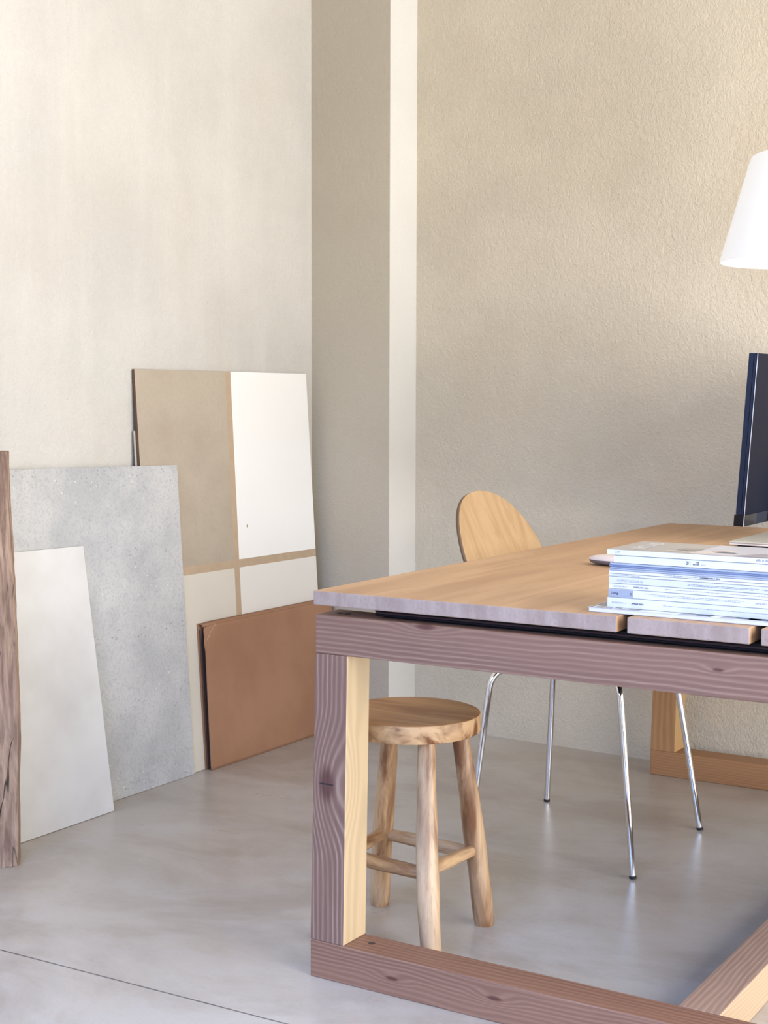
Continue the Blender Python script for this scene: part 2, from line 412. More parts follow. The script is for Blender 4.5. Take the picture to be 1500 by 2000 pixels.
def slab_mat():
    k = NT('grey_terrazzo_concrete', 0.55, 0, 0.4)
    o = k.obj()
    a = k.smooth(k.noise(o, 5, 6, 0.65), 0.3, 0.7)
    c = k.mix(a, (0.42, 0.425, 0.43), (0.56, 0.555, 0.545))
    fine = k.noise(o, 130, 3, 0.6)
    c = k.mix(k.math('MULTIPLY', k.smooth(fine, 0.45, 0.7), 0.35), c, (0.27, 0.275, 0.285))
    for (sc, thr, colr, lo) in ((70, 0.17, (0.15, 0.155, 0.17), 0.0), (55, 0.15, (0.75, 0.74, 0.72), 9.0), (28, 0.10, (0.66, 0.65, 0.63), 4.0)):
        v = k.n('ShaderNodeTexVoronoi'); k.put(v.inputs['Vector'], k.mapping(loc=(lo, lo, lo))); v.inputs['Scale'].default_value = sc
        sel = k.smooth(k.xyz(v.outputs['Color'])[0], 0.80, 0.84)
        dot = k.math('MULTIPLY', k.smooth(v.outputs['Distance'], thr*0.5, thr*1.2, 1.0, 0.0), sel)
        c = k.mix(k.math('MULTIPLY', dot, 0.7), c, colr)
    k.color(c); k.bump(fine, 0.05, 0.001); return k.m
def white_mat():
    k = NT('off_white_stoneware', 0.6, 0, 0.3)
    a = k.smooth(k.noise(k.obj(), 3.5, 4, 0.55), 0.3, 0.72)
    c = k.mix(a, (0.58, 0.565, 0.545), (0.68, 0.67, 0.655)); k.color(c)
    k.bump(k.noise(k.obj(), 120, 3), 0.06, 0.001); return k.m

BD = Vector((-2.810, 3.28, 0))
def board_mat():
    k = NT('painted_fibreboard', 0.75, 0, 0.2)
    p = k.xyz(k.obj()); y = p[1]; z = p[2]
    # local y: 0 at the left edge; strips of bare brown board divide four painted fields
    vl = k.math('ADD', 0.409, k.math('MULTIPLY', z, 0.0165)); vr = k.math('ADD', 0.436, k.math('MULTIPLY', z, 0.0165))
    zc = k.math('ADD', 0.6145, k.math('MULTIPLY', k.math('SUBTRACT', y, 0.43), -0.004))
    right = k.math('GREATER_THAN', y, vr); left = k.math('LESS_THAN', y, vl)
    upper = k.math('GREATER_THAN', z, k.math('ADD', zc, 0.0135)); lower = k.math('LESS_THAN', z, k.math('ADD', zc, -0.0125))
    geo = k.n('ShaderNodeNewGeometry'); nx = k.xyz(geo.outputs['Normal'])[0]
    face = k.math('GREATER_THAN', nx, 0.8)
    bare = k.mix(k.noise(k.obj(), 40, 4, 0.6), (0.44, 0.32, 0.215), (0.54, 0.415, 0.29))
    tanf = k.smooth(k.noise(k.obj(), 3, 4, 0.6), 0.3, 0.7)
    tan = k.mix(tanf, (0.415, 0.345, 0.265), (0.485, 0.415, 0.325))
    tan = k.mix(k.math('MULTIPLY', k.smooth(k.noise(k.obj(), 90, 3, 0.6), 0.4, 0.7), 0.2), tan, (0.36, 0.30, 0.25))
    cream = k.mix(k.noise(k.obj(), 5, 4), (0.62, 0.57, 0.48), (0.70, 0.65, 0.56))
    white = k.mix(k.noise(k.obj(), 8, 3), (0.88, 0.87, 0.83), (0.90, 0.89, 0.86))
    c = bare
    c = k.mix(k.math('MULTIPLY', upper, left), c, tan)
    inside = k.math('LESS_THAN', y, 0.868)
    c = k.mix(k.math('MULTIPLY', upper, right), c, white)
    c = k.mix(k.math('MULTIPLY', lower, left), c, cream)
    c = k.mix(k.math('MULTIPLY', lower, right), c, k.mix(0.5, cream, white))
    # a small brown chip in the white field
    d = k.math('SQRT', k.math('ADD', k.math('POWER', k.math('MULTIPLY', k.math('SUBTRACT', y, 0.498), 2.2), 2.0), k.math('POWER', k.math('SUBTRACT', z, 0.731), 2.0)))
    c = k.mix(k.smooth(d, 0.004, 0.007, 1.0, 0.0), c, (0.33, 0.24, 0.13))
    c = k.mix(face, (0.17, 0.095, 0.06), c)
    k.color(c)
    k.bump(k.noise(k.obj(), 120, 3), 0.1, 0.002); return k.m
lean_panel('painted_board', 'tall board painted in four beige and white fields with brown strips, leaning in the corner', 'board',
           slab_pts(3.28, 4.158, -2.8125, -2.893, 1.226, 0.009), board_mat(), 0.0008, BD)
lean_panel('backing_sheet', 'thin pale sheet barely showing behind the left edge of the four-field board', 'sheet',
           slab_pts(3.2755, 4.05, -2.8345, -2.893, 1.045, 0.003), plain('pale_sheet', (0.55, 0.5, 0.42), 0.7), 0.0004, (-2.832, 3.262))
lean_panel('concrete_slab', 'speckled grey concrete slab leaning between the white tile and the painted board', 'slab',
           slab_pts(2.50, 3.434, -2.803, -2.863, 0.940, 0.009, 0.0, 0.017), slab_mat(), 0.0008, (-2.803, 2.5))
lean_panel('white_tile', 'plain off-white tile panel leaning on the grey slab beside the old timber post', 'tile',
           slab_pts(2.625, 3.0, -2.735, -2.838, 0.732, 0.009, 0.0, 0.006), white_mat(), 0.0012, (-2.735, 2.625))

# ------------------------------------------------------------------ flattened cardboard box
def card_mat():
    k = NT('brown_cardboard', 0.8, 0, 0.15)
    a = k.smooth(k.noise(k.obj(), 4, 5, 0.6), 0.3, 0.7)
    c = k.mix(a, (0.32, 0.165, 0.095), (0.385, 0.207, 0.122))
    fl = k.noise(k.mapping(scale=(1, 1, 0.06)), 160, 2)
    c = k.mix(k.math('MULTIPLY', fl, 0.2), c, (0.40, 0.25, 0.165))
    p = k.xyz(k.obj())      # a pale crease running down from the crushed corner
    ln = k.math('ABSOLUTE', k.math('SUBTRACT', k.math('SUBTRACT', p[2], 0.385), k.math('MULTIPLY', p[1], 1.15)))
    rng = k.math('MULTIPLY', k.math('LESS_THAN', p[1], 0.055), k.math('GREATER_THAN', p[1], 0.012))
    c = k.mix(k.math('MULTIPLY', k.math('MULTIPLY', k.smooth(ln, 0.0006, 0.002, 1.0, 0.0), rng), 0.6), c, (0.55, 0.40, 0.28))
    k.color(c); k.bump(k.math('ADD', fl, k.noise(k.obj(), 90, 3)), 0.12, 0.001)
    return k.m
m_card = card_mat()
m_cavity_shade = plain('cavity_shade', (0.035, 0.022, 0.018), 0.9)
BX = (-2.789, 3.494)
box = thing('cardboard_box', 'flattened brown cardboard box with a crushed corner leaning against the painted board', 'box', (BX[0], BX[1], 0))
Y1 = 4.198
bm = bmesh.new()   # front sheet with crushed top-left corner
ny, nz = 60, 44; W, Z = Y1-BX[1], 0.447
grid = []
for i in range(ny+1):
    row = []
    for j in range(nz+1):
        s = (i/ny)**1.5; y = s*W; z = j/nz*Z
        d = math.hypot(y/0.055, (Z-z)/0.075)
        x = -0.0235*(z/Z)
        cr = max(0, 1-d)
        x += -0.014*cr + (mnoise.noise(Vector((y*90, z*70, 1.3)))*0.005)*min(1, cr*3)
        yy = y + 0.016*cr*cr + (mnoise.noise(Vector((z*140, 0, 4)))*0.0022 if i == 0 and z > Z*0.82 else 0)
        zz = z - 0.006*cr
        row.append(bm.verts.new((x, yy, zz)))
    grid.append(row)
for i in range(ny):
    for j in range(nz): bm.faces.new((grid[i][j], grid[i+1][j], grid[i+1][j+1], grid[i][j+1]))
o = finish('front_sheet', bm, m_card, box, smooth=True, recalc=True)
md = o.modifiers.new('thickness', 'SOLIDIFY'); md.thickness = 0.0035; md.offset = -1
# top fold
bm = bmesh.new(); prev = None
for i in range(41):
    y = 0.004 + i/40*(W-0.004); cr = max(0, 1-y/0.05)
    ring = []
    for t in range(7):
        a = t/6*math.pi/2
        xx = -0.0235 - 0.012*(1-math.cos(a)) if t < 6 else -0.050
        zz = Z - 0.0005 + 0.0055*math.sin(a) - 0.005*cr*(1-t/8) - 0.003*abs(mnoise.noise(Vector((y*80, t*0.4, 0))))*min(1, cr*3)
        ring.append(bm.verts.new((xx - 0.010*cr*(1-t/6), y, zz)))
    if prev:
        for t in range(6): bm.faces.new((prev[t], prev[t+1], ring[t+1], ring[t]))
    prev = ring
o = finish('top_flap', bm, m_card, box, smooth=True); md = o.modifiers.new('thickness', 'SOLIDIFY'); md.thickness = 0.003; md.offset = -1
bm = bmesh.new()
def bl(pts): return [(p[0]-BX[0], p[1]-BX[1], p[2]) for p in pts]
hexa(bm, bl([(-2.8115, 3.494, 0), (-2.8080, 3.494, 0), (-2.8080, Y1, 0), (-2.8115, Y1, 0), (-2.8405, 3.494, 0.450), (-2.8370, 3.494, 0.450), (-2.8370, Y1, 0.450), (-2.8405, Y1, 0.450)]))
finish('back_sheet', bm, m_card, box)
bm = bmesh.new()  # dark filler block that paints the shade of the deep cavity
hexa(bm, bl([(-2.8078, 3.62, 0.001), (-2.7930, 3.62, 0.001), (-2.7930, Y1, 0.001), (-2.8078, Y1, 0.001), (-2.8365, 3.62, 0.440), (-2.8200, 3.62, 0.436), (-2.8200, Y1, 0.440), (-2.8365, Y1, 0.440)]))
o = finish('cavity_shade_block', bm, m_cavity_shade, box); o['label'] = 'dark block standing in for the shade inside the open box'
bm = bmesh.new()  # flap coloured darker so that the open end looks shaded
hexa(bm, bl([(-2.8065, 3.498, 0.001), (-2.8035, 3.498, 0.001), (-2.8035, 3.53, 0.001), (-2.8065, 3.53, 0.001), (-2.834, 3.498, 0.432), (-2.831, 3.498, 0.432), (-2.831, 3.53, 0.432), (-2.834, 3.53, 0.432)]))
finish('side_flap', bm, plain('shaded_flap_card', (0.12, 0.07, 0.055), 0.85), box)

# ------------------------------------------------------------------ old timber post
def post_mat():
    k = NT('weathered_timber', 0.85, 0, 0.15)
    st = k.mapping(scale=(1, 1, 0.05))
    a = k.noise(st, 60, 5, 0.65, 0.5)
    c = k.mix(k.smooth(a, 0.3, 0.7), (0.17, 0.105, 0.075), (0.47, 0.33, 0.235))
    b = k.smooth(k.noise(k.mapping(loc=(2, 3, 1), scale=(1, 1, 0.4)), 12, 5, 0.6), 0.42, 0.7)
    c = k.mix(k.math('MULTIPLY', b, 0.55), c, (0.27, 0.175, 0.14))
    cr = k.noise(k.mapping(scale=(1, 1, 0.004), loc=(7, 1, 0)), 30, 1, 0.4, 0.0)
    crack = k.math('MULTIPLY', k.smooth(k.math('ABSOLUTE', k.math('SUBTRACT', cr, 0.5)), 0.0, 0.010, 1.0, 0.0), k.smooth(k.noise(k.mapping(loc=(1, 2, 3)), 9, 2), 0.42, 0.52))
    c = k.mix(k.math('MULTIPLY', crack, 0.9), c, (0.02, 0.015, 0.015))
    v = k.n('ShaderNodeTexVoronoi'); k.put(v.inputs['Vector'], k.mapping(scale=(1, 1, 0.45))); v.inputs['Scale'].default_value = 17
    hole = k.math('MULTIPLY', k.smooth(v.outputs['Distance'], 0.04, 0.12, 1.0, 0.0), k.smooth(k.xyz(v.outputs['Color'])[1], 0.75, 0.8))
    c = k.mix(hole, c, (0.03, 0.02, 0.02))
    k.color(c); k.bump(k.math('SUBTRACT', a, k.math('ADD', crack, hole)), 0.7, 0.006); return k.m
A0 = Vector((-2.602, 2.512, 0)); e1 = Vector((-0.68, -0.733, 0)); e2 = Vector((-0.70, 0.714, 0)); LEAN = Vector((-0.089, 0.073, 0))
bm = bmesh.new(); rings = []
NS, ZT = 60, 1.008
for i in range(NS+1):
    z = ZT*i/NS; ring = []
    cor = [(0, 0), (0.15, 0), (0.15, 0.10), (0, 0.10)]
    loop = []
    for q in range(4):
        (a, b), (c, d) = cor[q], cor[(q+1) % 4]
        for t in range(8): loop.append((a+(c-a)*t/8, b+(d-b)*t/8))
    for (a, b) in loop:
        # rounded arrises, hewn surface and a slight belly
        ca, cb = 0.075, 0.05
        da, db = (a-ca)/0.075, (b-cb)/0.05
        rr = 1 - 0.05*(abs(da)*abs(db))**3
        belly = 0.010*math.sin(math.pi*min(1, z/ZT*1.15))
        p = A0 + e1*(ca+da*0.075*rr) + e2*(cb+db*0.05*rr) + LEAN*(z/ZT)
        p -= e1*belly*(1-min(1, a/0.15)); 
        nn = mnoise.noise(Vector((a*22, b*22, z*7)))*0.004 + mnoise.noise(Vector((a*70, b*70, z*30)))*0.0018
        p += (e1*da + e2*db)*nn
        zz = z
        if i == 0: zz = 0.0 + max(0, mnoise.noise(Vector((a*60, b*60, 9))))*0.008
        if i == NS: zz = z + mnoise.noise(Vector((a*50, b*50, 3)))*0.003
        ring.append(bm.verts.new((p.x-A0.x, p.y-A0.y, zz)))
    rings.append(ring)
n = len(rings[0])
for a, b in zip(rings, rings[1:]):
    for j in range(n): bm.faces.new((a[j], a[(j+1) % n], b[(j+1) % n], b[j]))
bm.faces.new(rings[0][::-1]); bm.faces.new(rings[-1])
o = finish('timber_post', bm, post_mat(), None, (A0.x, A0.y, 0), smooth=True)
tag(o, 'old weathered cracked timber post leaning at the left edge in front of the white tile', 'post')

# ------------------------------------------------------------------ stool
def stool_mat(name, axis, offs):
    k = NT(name, 0.33, 0, 0.4, 0.1)
    sc = [1, 1, 1]; sc[axis] = 0.13
    a = k.noise(k.mapping(scale=tuple(sc), loc=offs), 26, 5, 0.6, 0.9)
    c = k.mix(k.smooth(a, 0.33, 0.68), (0.20, 0.085, 0.035), (0.60, 0.39, 0.21))
    b = k.noise(k.mapping(scale=tuple(x*1.0 if i != axis else 0.3 for i, x in enumerate((1, 1, 1))), loc=offs), 9, 3, 0.5)
    c = k.mix(k.math('MULTIPLY', k.smooth(b, 0.45, 0.7), 0.5), c, (0.70, 0.53, 0.36))
    f = k.noise(k.mapping(scale=tuple(1 if i != axis else 0.04 for i in range(3)), loc=offs), 220, 2)
    c = k.mix(k.math('MULTIPLY', k.smooth(f, 0.5, 0.8), 0.35), c, (0.19, 0.10, 0.05))
    k.color(c); k.bump(a, 0.12, 0.002); return k.m
def stool_seat_mat():
    k = NT('teak_seat', 0.45, 0, 0.18, 0.0)
    a = k.noise(k.mapping(scale=(0.13, 1, 0.6), rot=(0, 0, 0.5)), 18, 4, 0.6, 0.8)
    c = k.mix(k.smooth(a, 0.3, 0.7), (0.36, 0.155, 0.055), (0.56, 0.29, 0.12))
    p = k.xyz(k.obj())
    side = k.smooth(p[2], 0.4795, 0.4815, 1.0, 0.0)
    b = k.noise(k.mapping(scale=(1, 1, 1.0)), 11, 4, 0.6, 0.9)
    s = k.mix(k.smooth(b, 0.38, 0.62), (0.19, 0.075, 0.03), (0.62, 0.39, 0.20))
    k.color(k.mix(side, c, s)); k.bump(a, 0.05, 0.001); return k.m
SB = Vector((-1.568, 2.636, 0))
stool = thing('round_stool', 'low round teak stool with four thick rough-turned legs, standing under the table', 'stool', SB)
bm = bmesh.new()
lathe(bm, [(0, 0.443), (0.145, 0.443), (0.1488, 0.4442), (0.1502, 0.4475), (0.1505, 0.4625), (0.1502, 0.4775), (0.1490, 0.4812), (0.1455, 0.4825), (0.12, 0.4825), (0.08, 0.4815), (0, 0.481)], 96)
finish('seat', bm, stool_seat_mat(), stool, smooth=True)
m_sl = stool_mat('teak_leg', 2, (0, 0, 0))
legs = {'B': ((-1.714, 2.752), (-1.657, 2.708)), 'R': ((-1.455, 2.768), (-1.492, 2.712)), 'F': ((-1.445, 2.517), (-1.487, 2.568)), 'L': ((-1.695, 2.500), (-1.652, 2.560))}
def on_leg(k, z):
    (a, b), (c, d) = legs[k]; t = z/0.4435
    return Vector((a+(c-a)*t - SB.x, b+(d-b)*t - SB.y, z))
for i, kk in enumerate('BRFL'):
    bm = bmesh.new(); N = 22
    pts = [on_leg(kk, 0.4435*j/N) for j in range(N+1)]
    rad = [0.0215 + 0.0035*math.sin(math.pi*min(1, (j/N)*1.1)) - 0.0035*(j/N) for j in range(N+1)]
    rad[0] *= 0.93
    # gentle natural bow
    for j, p in enumerate(pts): 
        bow = 0.004*math.sin(math.pi*j/N)*(1 if i % 2 else -1); p.x += bow
    tube(bm, pts, rad, 20, wob=0.10, seed=i*2.7+1)
    for v in bm.verts: v.co.z = max(0, v.co.z)
    o = finish('leg', bm, m_sl, stool, smooth=True)
for i, (a, za, b, zb) in enumerate((('B', 0.172, 'R', 0.162), ('F', 0.184, 'R', 0.170), ('L', 0.186, 'F', 0.172), ('L', 0.172, 'B', 0.176))):
    bm = bmesh.new(); p, q = on_leg(a, za), on_leg(b, zb); N = 16
    pts = [p.lerp(q, j/N) for j in range(N+1)]
    rad = [0.0125 + 0.002*math.sin(math.pi*j/N) for j in range(N+1)]
    tube(bm, pts, rad, 16, wob=0.14, seed=i*3.1+20)
    finish('stretcher', bm, stool_mat('teak_rung', 0 if i in (0, 2) else 1, (i, 2, 3)), stool, smooth=True)

# ------------------------------------------------------------------ plywood shell chair with chrome legs
CB = Vector((-1.56, 3.47, 0))
chair = thing('plywood_chair', 'plywood shell chair with rounded back and thin chrome tube legs tucked under the table', 'chair', CB)
kc = NT('chrome', 0.09, 1.0, 0.5); kc.color((0.78, 0.79, 0.81)); m_chrome = kc.m
m_rub = plain('black_rubber', (0.01, 0.01, 0.01), 0.7)
def ply_mat():
    k = NT('birch_plywood', 0.38, 0, 0.45)
    a = k.noise(k.mapping(scale=(0.35, 1, 0.16)), 20, 4, 0.6, 1.4)
    p = k.xyz(k.obj())
    c = k.mix(k.smooth(a, 0.3, 0.7), (0.40, 0.255, 0.125), (0.49, 0.325, 0.175))
    f = k.noise(k.mapping(scale=(0.1, 1, 0.05)), 300, 2)
    c = k.mix(k.math('MULTIPLY', k.smooth(f, 0.5, 0.8), 0.2), c, (0.40, 0.23, 0.1))
    k.color(c); return k.m
m_ply = ply_mat()
m_plyedge = plain('plywood_edge', (0.17, 0.10, 0.055), 0.6)
prof = [(-1.335, 0.466, 0.150), (-1.345, 0.476, 0.185), (-1.37, 0.482, 0.200), (-1.45, 0.481, 0.208), (-1.56, 0.473, 0.208), (-1.65, 0.469, 0.200), (-1.70, 0.472, 0.185), (-1.728, 0.483, 0.170),
        (-1.742, 0.507, 0.160), (-1.748, 0.55, 0.165), (-1.753, 0.60, 0.185), (-1.764, 0.66, 0.210), (-1.786, 0.728, 0.2185)]
tops = [(0.75, 0.2145), (0.775, 0.205), (0.80, 0.1915), (0.82, 0.177), (0.838, 0.160), (0.853, 0.142), (0.866, 0.121), (0.876, 0.099), (0.884, 0.074), (0.8895, 0.046), (0.892, 0.018), (0.8925, 0.004)]
prof += [(-1.786-(z-0.728)*0.44, z, hw) for z, hw in tops]
bm = bmesh.new(); rows = []; NW = 24; CY = 3.457
for (x, z, hw) in prof:
    row = []
    for j in range(NW+1):
        s = -1+2*j/NW
        y = math.sin(s*math.pi/2)*hw
        back = max(0, min(1, (z-0.48)/0.15))
        xx = x + back*0.35*y*y
        zz = z + (1-back)*0.12*y*y
        row.append(bm.verts.new((xx-CB.x, CY+y-CB.y, zz)))
    rows.append(row)
for a, b in zip(rows, rows[1:]):
    for j in range(NW): bm.faces.new((a[j], a[j+1], b[j+1], b[j]))
bm.normal_update()
o = finish('seat_shell', bm, [m_ply, m_plyedge], chair, smooth=True, recalc=True)
md = o.modifiers.new('thickness', 'SOLIDIFY'); md.thickness = 0.010; md.offset = 1; md.material_offset_rim = 1; md.use_even_offset = False
def bend_path(pts, r=0.04, n=6):
    out = [Vector(pts[0])]
    for i in range(1, len(pts)-1):
        p = Vector(pts[i]); a = (Vector(pts[i-1])-p); b = (Vector(pts[i+1])-p)
        ra = min(r, a.length*0.45, b.length*0.45)
        s, e = p + a.normalized()*ra, p + b.normalized()*ra
        for t in range(n+1):
            u = t/n; out.append(s*(1-u)**2 + p*2*u*(1-u) + e*u*u)
    out.append(Vector(pts[-1])); return out
feet = {'D': (-1.763, 3.264), 'A': (-1.765, 3.732), 'Bf': (-1.299, 3.228), 'C': (-1.301, 3.698)}
tp = {'D': (-1.706, 3.274, 0.455), 'A': (-1.738, 3.716, 0.455), 'Bf': (-1.345, 3.238, 0.474), 'C': (-1.384, 3.690, 0.474)}
for kk in feet:
    f0 = Vector((*feet[kk], 0.006)); t0 = Vector(tp[kk])
    inner = Vector((-1.56 + (-0.04 if kk in 'DA' else 0.04), 3.40 if kk in ('D', 'Bf') else 3.52, 0.466))
    bm = bmesh.new(); path = bend_path([f0, t0, inner], 0.05, 8)
    tube(bm, [p-CB for p in path], 0.0082, 18)
    lg = finish('leg', bm, m_chrome, chair, smooth=True)
    bm = bmesh.new(); dr = (t0-f0).normalized(); b0 = f0 - dr*0.006/dr.z
    tube(bm, [b0-CB, f0+dr*0.001-CB], 0.0088, 16)
    finish('foot_cap', bm, m_rub, lg)
bm = bmesh.new(); bx(bm, -0.07, 0.07, -0.10, 0.09, 0.455, 0.471, 0.003)
finish('mounting_plate', bm, m_rub, chair)

# ------------------------------------------------------------------ magazines
def paper(name, col, rough=0.45): return plain(name, col, rough, 0, 0.4, 0.015, 12)
m_spine = paper('white_spine', (0.72, 0.71, 0.69)); m_spine2 = paper('pale_grey_spine', (0.65, 0.65, 0.65))
m_ink = plain('navy_ink', (0.06, 0.06, 0.11), 0.7, 0, 0.1); m_inkg = plain('grey_ink', (0.20, 0.20, 0.26), 0.7, 0, 0.1); m_inkl = plain('pale_ink', (0.33, 0.34, 0.40), 0.7, 0, 0.1)
m_boxb = plain('pale_blue_print', (0.34, 0.37, 0.45), 0.5)
def pages_mat(name, a, b):
    k = NT(name, 0.8, 0, 0.2)
    f = k.noise(k.mapping(scale=(0.3, 0.3, 40)), 30, 3)
    k.color(k.mix(k.smooth(f, 0.3, 0.7), a, b)); return k.m
m_pages = pages_mat('page_edges', (0.60, 0.59, 0.57), (0.80, 0.79, 0.77))
m_fold = pages_mat('folded_spines', (0.17, 0.205, 0.33), (0.47, 0.51, 0.62))
YS = 2.375
def px(p): return -1.0108 + 0.000918*(p-1187.0)
def magazine(x0, x1, y0, y1, z0, z1, label, cover, spine, pages, rounded=False, rot=0.0, name='magazine', group='magazines stacked on the table'):
    cx, cy = (x0+x1)/2, (y0+y1)/2
    t = thing(name, label, 'magazine', (cx, cy, z0), group)
    t.rotation_euler.z = rot
    ct = 0.0006 if z1-z0 > 0.004 else 0.0004
    h = z1-z0
    bm = bmesh.new(); bx(bm, x0-cx+0.001, x1-cx-0.001, y0-cy+0.001, y1-cy-0.001, ct, h-ct-0.0002)
    finish('pages', bm, pages, t)
    bm = bmesh.new()    # cover wraps front, spine and back
    ci = 0.0014 if h > 0.0045 else 0
    bx(bm, x0-cx, x1-cx, y0-cy+ci, y1-cy, 0.0, ct)
    bx(bm, x0-cx, x1-cx, y0-cy+ci, y1-cy, h-ct-0.0002, h-0.0002)
    finish('cover', bm, cover, t)
    bm = bmesh.new(); bx(bm, x0-cx, x1-cx, y0-cy-0.0008, y0-cy+0.0009, 0.00035 if h > 0.0045 else 0.0002, h-0.0007 if h > 0.0045 else h-0.0003, 0.0003 if h > 0.003 else 0)
    s = finish('spine', bm, spine, t)
    t['_y0'] = y0
    return t, s, (cx, cy, z0)
def spine_text(sp, org, y0, txt, p0, p1, zc, cap, mat, bold=0.0, spacing=1.0, bottom=None):
    me = text_mesh(txt, cap/0.70, bold, spacing)
    a, b = text_width(me)
    ys = [v.co.y for v in me.vertices]; zmid = (min(ys)+max(ys))/2
    sc = (px(p1)-px(p0))/(b-a)
    for v in me.vertices:
        x, y = v.co.x, v.co.y
        v.co = Vector((px(p0)+(x-a)*sc-org[0], y0-0.0011-org[1], zc+(y-zmid)-org[2]))
    me.materials.clear(); me.materials.append(mat)
    o = bpy.data.objects.new('spine_lettering', me); COL.objects.link(o); o.parent = sp
    return o
def fine_print(sp, org, y0, rows, mat, rnd):
    bm = bmesh.new()
    for (p0, p1, zc, hh) in rows:
        x = px(p0)
        while x < px(p1):
            wd = rnd.uniform(0.0012, 0.0065); h = hh*rnd.uniform(0.6, 1.0)
            bx(bm, x-org[0], min(x+wd, px(p1))-org[0], y0-0.0010-org[1], y0-0.0008-org[1], zc-h/2-org[2], zc+h/2-org[2])
            x += wd + rnd.uniform(0.0005, 0.0013)
    o = finish('fine_print', bm, mat, sp); o['kind'] = 'stuff'
rnd = random.Random(3)
m_cov_dark = plain('glossy_grey_cover', (0.30, 0.27, 0.27), 0.3)
G = 'magazines stacked on the table'
XE = -0.713
# bottom magazine, lying flat under the stack
zb0, zb1 = 0.7702, 0.7782
bmag = thing('magazine', 'lowest magazine of the stack, sticking out left with white capitals on its grey cover', 'magazine', (-0.86, 2.46, zb0), G)
bm = bmesh.new()
X0, X1, Yb0, Yb1 = -1.040+0.86, -0.70+0.86, 2.3555-2.46, 2.575-2.46
bx(bm, X0+0.0015, X1, Yb0+0.0015, Yb1, 0.0, 0.0074, 0.0015)
finish('pages', bm, plain('curled_page_edges', (0.80, 0.78, 0.79), 0.6), bmag)
bm = bmesh.new(); bx(bm, X0, X1, Yb0, Yb1, 0.0074, 0.0080)
cov = finish('cover', bm, plain('white_gloss_cover', (0.80, 0.80, 0.82), 0.25), bmag)
bm = bmesh.new()
zc = 0.00812
def patch(bm, x0, x1, y0, y1, mi=0, sk=0.0):
    vs = [bm.verts.new(p) for p in ((x0, y0, zc), (x1, y0, zc), (x1+sk, y1, zc), (x0+sk, y1, zc))]; f = bm.faces.new(vs); f.material_index = mi
patch(bm, X0+0.002, X0+0.094, Yb0+0.0005, Yb1, 0)
patch(bm, X0+0.165, X0+0.195, Yb0+0.001, Yb0+0.1, 1, 0.01)
patch(bm, X0+0.197, X0+0.222, Yb0+0.001, Yb0+0.1, 2, 0.004)
patch(bm, X0+0.236, X0+0.262, Yb0+0.001, Yb0+0.1, 1, 0.012)
patch(bm, X0+0.262, X0+0.305, Yb0+0.005, Yb0+0.1, 2, 0.004)
patch(bm, X0+0.285, X0+0.338, Yb0+0.003, Yb0+0.1, 2, 0.0)
finish('cover_photo', bm, [m_cov_dark, plain('photo_mid_grey', (0.35, 0.34, 0.35), 0.3), plain('photo_navy', (0.03, 0.035, 0.06), 0.3)], cov, recalc=False)
me = text_mesh('ELLE', 0.034, 0.0006, 1.0); a, b = text_width(me); sc = 0.066/(b-a)
for v in me.vertices: v.co = Vector((X0+0.008+(v.co.x-a)*sc, Yb0+0.0045+v.co.y, 0.00835))
me.materials.clear(); me.materials.append(plain('white_print', (0.85, 0.85, 0.86), 0.3))
o = bpy.data.objects.new('cover_lettering', me); COL.objects.link(o); o.parent = cov

specs = [ # px left, z0, z1, label, spine material
    (1187, 0.7784, 0.7963, 'thick white-spined magazine printed APRILE 2021, just above the lowest one', m_spine, 'april'),
    (1189, 0.7965, 0.8112, 'magazine with a pale blue block reading Living on its white spine', m_spine, 'living'),
    (1190, 0.8114, 0.8208, 'white-spined magazine printed FEBBRAIO 2021, lying on the Living magazine', m_spine, 'feb'),
    (1190, 0.8210, 0.8330, 'magazine with spaced pale grey capitals ending in 06 on its spine', m_spine2, 'harper'),
    (1189, 0.8332, 0.8378, 'slim white-spined magazine printed MARZO 2021 above the 06 magazine', m_spine, 'march'),
    (1189.5, 0.8380, 0.8433, 'slim white supplement printed CORRIERE DELLA SERA under the grey-blue folded ones', m_spine, 'corriere'),
]
made = {}
for i, (p0, z0, z1, lab, sm, key) in enumerate(specs):
    y1 = YS + 0.215 + rnd.uniform(-0.006, 0.006)
    made[key] = (*magazine(px(p0), XE+rnd.uniform(-0.003, 0.004), YS, y1, z0, z1, lab, m_spine, sm, m_pages), z0, z1)
# four thin stapled magazines with folded grey-blue backs
zz = 0.8435
for i, lab in enumerate(('lowest of the four thin grey-blue folded magazines in the stack', 'second from the bottom of the four thin grey-blue folded magazines',
                         'third from the bottom of the four thin grey-blue folded magazines, the darkest', 'topmost of the four thin grey-blue folded magazines, under the white book spine')):
    th = (0.0032, 0.0030, 0.0034, 0.0038)[i]
    m_f = [pages_mat('folded_back', a, b) for a, b in (((0.30, 0.34, 0.46), (0.50, 0.53, 0.62)), ((0.24, 0.29, 0.42), (0.44, 0.48, 0.58)), ((0.12, 0.16, 0.30), (0.25, 0.30, 0.45)), ((0.30, 0.35, 0.50), (0.52, 0.56, 0.68)))][i]
    magazine(px(1190.5)+(0, 0.001, -0.0005, 0.0005)[i], XE, YS+0.0008*(i % 2), YS+0.21, zz, zz+th-0.0001, lab, m_f, m_f, m_pages, group='thin folded magazines in the stack')
    zz += th
made['book'] = (*magazine(px(1199.5), XE+0.01, YS-0.0005, YS+0.222, 0.8571, 0.8705, 'white magazine second from the top, its spine printed THE BOOK', m_spine, m_spine, m_pages), 0.8571, 0.8705)
made['top'] = (*magazine(px(1185.5), XE-0.001, YS-0.002, YS+0.166, 0.8707, 0.8805, 'topmost magazine of the stack with a greige photo cover', plain('greige_cover', (0.42, 0.38, 0.34), 0.3), m_spine, m_pages), 0.8707, 0.8805)
